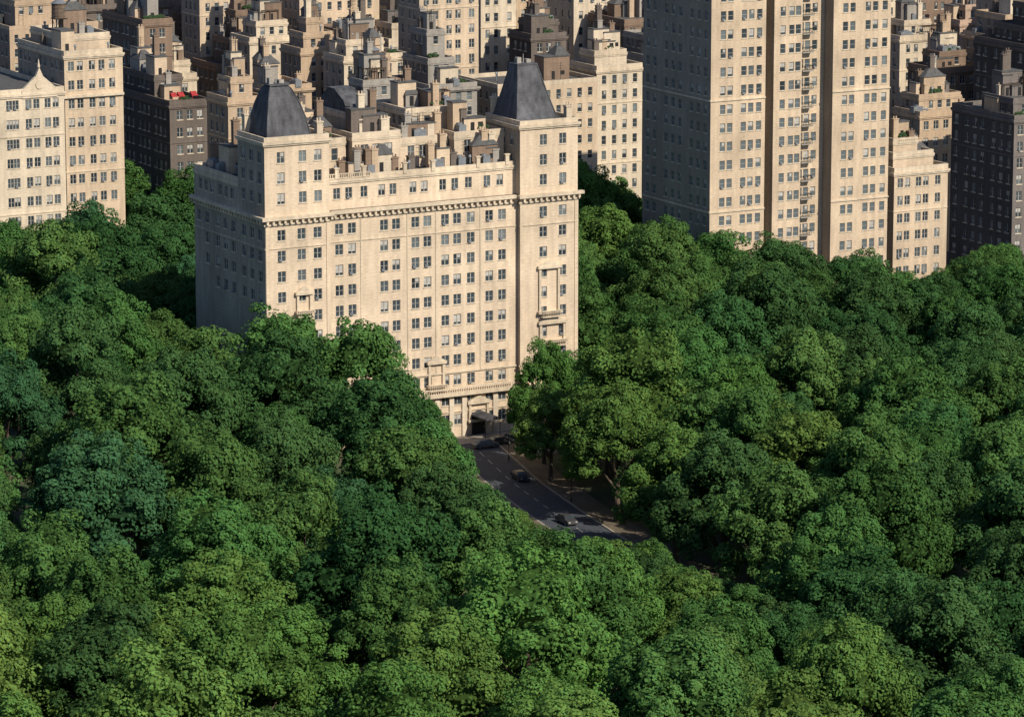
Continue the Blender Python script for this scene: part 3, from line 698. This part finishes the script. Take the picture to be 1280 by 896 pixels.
def edge_ok(X,Y,z,s,side,front,wd=1):
    dep=Y*cP+(H-12)*sP; k=F/dep
    px,pt=project(X,Y,z+21.5*s); _,pc=project(X,Y,z+12.8*s); rp=8.4*s*k*wd; rv=abs(pc-pt)
    for t in (-1,-.7,-.35,0,.35,.7,1):
        x=px+rp*t; y=pc-rv*math.sqrt(max(0,1-t*t))
        lim=TL(x) if side=='L' else (TR(x) if x>722 or front else 0)
        if y<lim-6: return False
    if side=='R' and front and Y>Ynear:
        for t in (-.6,-.2,.2,.6,.9):
            y=pc+rv*t; x=px-rp*math.sqrt(1-t*t)
            if x<np.interp(y,LRy,LRx)-24: return False
    return True
gP0=to_grid(*P0)
def try_tree(X,Y,smax,row,smin=.5):
    g=to_grid(X,Y); u=g[0]-gP0[0]; v=g[1]-gP0[1]
    for r in RECTS:
        if r[0]-3.5<g[0]<r[1]+3.5 and r[2]-3.5<g[1]<r[3]+3.5: return False
    front=v<0
    if front and v>-19 and -2<u<70 and not (u<26 and v<-9): return False
    if Y<RPs[0,1]+5:
        d=X-roadx(Y); side='R' if d>0 else 'L'
        if Y>Ynear:
            if -6.5<d<6.0: return False
        elif -5.6<d<5.0: return False
    else:
        side='L' if u<30 else 'R'
        if u<0 and not front: side='L'
    if side=='L' and -55<X<-5 and 590<Y<680: smax*=1.15
    z=hill(X,Y)
    s=smax
    while s>smin:
        if edge_ok(X,Y,z,s,side,front): break
        s-=.04
    else: return False
    px,pt=project(X,Y,z+22*s)
    if px<-80 or px>1360 or pt>890: return False
    for q in placed:
        if (X-q[1])**2+(Y-q[2])**2<(6.2*(s+q[4]))**2: return False
    placed.append((row,X,Y,z,s,side,px,pt,1.0)); return True
for px,py,s,wd in ((680,580,1.02,.74),(712,560,.8,.9)):
    X_,Y_=ground(px,py); placed.append((int((Y_-455)/15),X_,Y_,0,s,'R',px,430,wd))
# rows of trees following both sides of the lower road, arching over it
for i in range(22,58,3):
    for sd_ in (-1,1):
        p=RPs[i]+Nn[i]*(6.0*sd_)
        if p[1]<Ynear: try_tree(float(p[0]),float(p[1]),random.uniform(1.0,1.25),int((p[1]-455)/15))
row=0; Y=455
while Y<885:
    X=-150+random.uniform(0,12)
    while X<155:
        for k in range(3):
            if try_tree(X+random.uniform(-4,4),Y+random.uniform(-5,5),random.uniform(1.0,1.4),row): break
        X+=random.uniform(13,16)
    Y+=15; row+=1
# gap filling: smaller trees where the floor would show
for k in range(1500):
    Y=random.uniform(470,880); X=random.uniform(-120,130)
    try_tree(X,Y,random.uniform(.75,1.1),int((Y-455)/15))
placed=[(max(0,q[0]),)+q[1:] for q in placed]
placed.sort(key=lambda q:(q[0],q[6])); cnt={}
for (row,X,Y,z,s,side,px,pt,wd0) in placed:
    n=.7*math.sin(X*.045+1.3)+.7*math.sin(Y*.031+X*.02)+random.uniform(-1.4,1.4)
    if side=='L': k='light' if (n>1.3 or (pt>640 and n>.1)) else 'mid' if n>-.7 else 'dark' if n>-1.8 else 'blue'
    else: k='yellow' if n>1.9 and px>1150 else 'light' if n>1.1 else 'mid' if n>-.7 else 'dark'
    c,w=SH[k]
    j=cnt.get((row,side),0); cnt[(row,side)]=j+1
    size='small' if s<.75 else 'tall' if s>1.15 else 'broad'
    lab='%s %s tree %s of road, %s from left in %s row back'%(size,w,'left' if side=='L' else 'right',ordw(j),ordw(row))
    e=empty('park_tree',(X,Y,z),random.uniform(0,2*PI),lab,'tree','park trees %s of the road'%('left' if side=='L' else 'right'))
    wd=random.uniform(.95,1.1) if wd0==1.0 else wd0
    e.scale=(s*wd,s*wd,s)
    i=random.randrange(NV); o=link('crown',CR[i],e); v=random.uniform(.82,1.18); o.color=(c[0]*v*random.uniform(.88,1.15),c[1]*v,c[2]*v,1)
    link('trunk',TRK[i%4],e)
# =============== cars, lamps ===============
def car(X,Y,rz,col,label):
    m=M.get('car'+col[0]) 
    if not m: m=plain('car_paint_'+col[0],col[1],.3,.0,.5); M['car'+col[0]]=m
    e=empty('parked_car',(X,Y,.13),rz,label,'car','cars by the beige apartment house')
    b=MB(); prof=[(-2.25,.35),(-2.3,.75),(-2.1,.95),(-1.75,1.0),(-1.15,1.42),(.55,1.45),(1.25,1.0),(2.05,.88),(2.28,.65),(2.3,.35)]
    def wy(z): return .88 if z<1.01 else .68
    L=[(x,-wy(z),z) for x,z in prof]; Rr=[(x,wy(z),z) for x,z in prof]
    b.poly(L); b.poly(Rr[::-1])
    for i in range(len(prof)): j=(i+1)%len(prof); b.quad(L[i],Rr[i],Rr[j],L[j])
    b.build('body',[m],e)
    g=MB() 
    for s in (-1,1): g.quad((-1.5,s*.80,1.06),(1.05,s*.80,1.06),(.5,s*.72,1.38),(-1.1,s*.72,1.38))
    g.quad((.62,-.6,1.42),(.62,.6,1.42),(1.2,.78,1.06),(1.2,-.78,1.06)); g.quad((-1.22,-.6,1.40),(-1.22,.6,1.40),(-1.72,.78,1.05),(-1.72,-.78,1.05))
    g.build('windscreen',[M['glass']],e)
    for x in (-1.4,1.4):
        for s in (-1,1):
            w=MB(); w.tube((x,s*.70,.33),(x,s*.92,.33),.33,.33,14); o=w.build('wheel',[M['black']],e)
            r=MB(); r.tube((x,s*.91,.33),(x,s*.935,.33),.19,.17,10); r.build('rim',[M['metal']],o)
    for s in (-1,1):
        h=MB(); h.box(2.22,2.31,s*.62-.18,s*.62+.18,.6,.75); h.build('headlight',[M['line']],e)
cars=[(606,560,TH,('s',(.16,.17,.18)),'silver car nearest the trees at the foot of the facade'),
 (625,556,TH,('k',(.03,.03,.035)),'black car parked beside the silver car below the facade'),
 (643,552,TH,('g',(.06,.09,.075)),'grey-green car parked below the facade beside the street tree'),
 (650,600,-1.2,('b',(.03,.04,.06)),'dark blue car on the park road nearest the facade'),
 (708,655,-1.1,('m',(.06,.06,.065)),'dark grey car lowest on the visible road')]
for px,py,rz,c,l in cars: X,Y=ground(px,py); car(X,Y,rz,c,l)
for i,(px,py) in enumerate(((636,576),(714,628))):
    X,Y=ground(px,py); e=empty('street_lamp',(X,Y,.12),TH,['black street lamp nearest the apartment house','black street lamp farther down the park road'][i],'street lamp','street lamps along the park road')
    p=MB(); p.tube((0,0,0),(0,0,.8),.14,.09,8); p.tube((0,0,.8),(0,0,5),.06,.05,8); p.build('pole',[M['black']],e)
    p=MB(); p.tube((0,0,4.9),(-1.0,0,5.2),.04,.03,6); p.build('arm',[M['black']],e)
    p=MB(); p.frus(-1.5,-.9,-.15,.15,5.1,-1.4,-1.0,-.1,.1,5.3); p.build('lamp_head',[M['metal']],e)
# =============== camera, light ===============
cam=bpy.data.cameras.new('camera'); cam.lens=36*F/1280; cam.sensor_width=36; cam.clip_start=1; cam.clip_end=12000
co=bpy.data.objects.new('camera',cam); COL.objects.link(co); co.location=(0,0,H); co.rotation_euler=(PI/2-P,0,0); scene.camera=co
AZ=math.radians(45); EL=math.radians(39)   # sun to the right of and behind the camera
sd=(math.sin(AZ)*math.cos(EL),-math.cos(AZ)*math.cos(EL),math.sin(EL))
from mathutils import Vector
l=bpy.data.lights.new('sun','SUN'); l.energy=5.0; l.angle=math.radians(.5); l.color=(1,.91,.76)
lo=bpy.data.objects.new('sun',l); COL.objects.link(lo); lo.rotation_euler=Vector(sd).to_track_quat('Z','Y').to_euler(); lo.location=(0,0,300)
w=bpy.data.worlds.new('World'); scene.world=w; w.use_nodes=True; nt=w.node_tree
sk=nt.nodes.new('ShaderNodeTexSky'); sk.sky_type='NISHITA'; sk.sun_disc=False; sk.sun_elevation=EL; sk.sun_rotation=math.atan2(sd[0],sd[1])
mt=nt.nodes.new('ShaderNodeMix'); mt.data_type='RGBA'; mt.blend_type='MULTIPLY'; mt.inputs[0].default_value=1; mt.inputs[7].default_value=(.82,.95,1.18,1)
bg=nt.nodes['Background']; bg.inputs[1].default_value=.08; nt.links.new(sk.outputs[0],mt.inputs[6]); nt.links.new(mt.outputs[2],bg.inputs[0])
scene.view_settings.view_transform='Standard'; scene.view_settings.look='None'; scene.view_settings.exposure=0
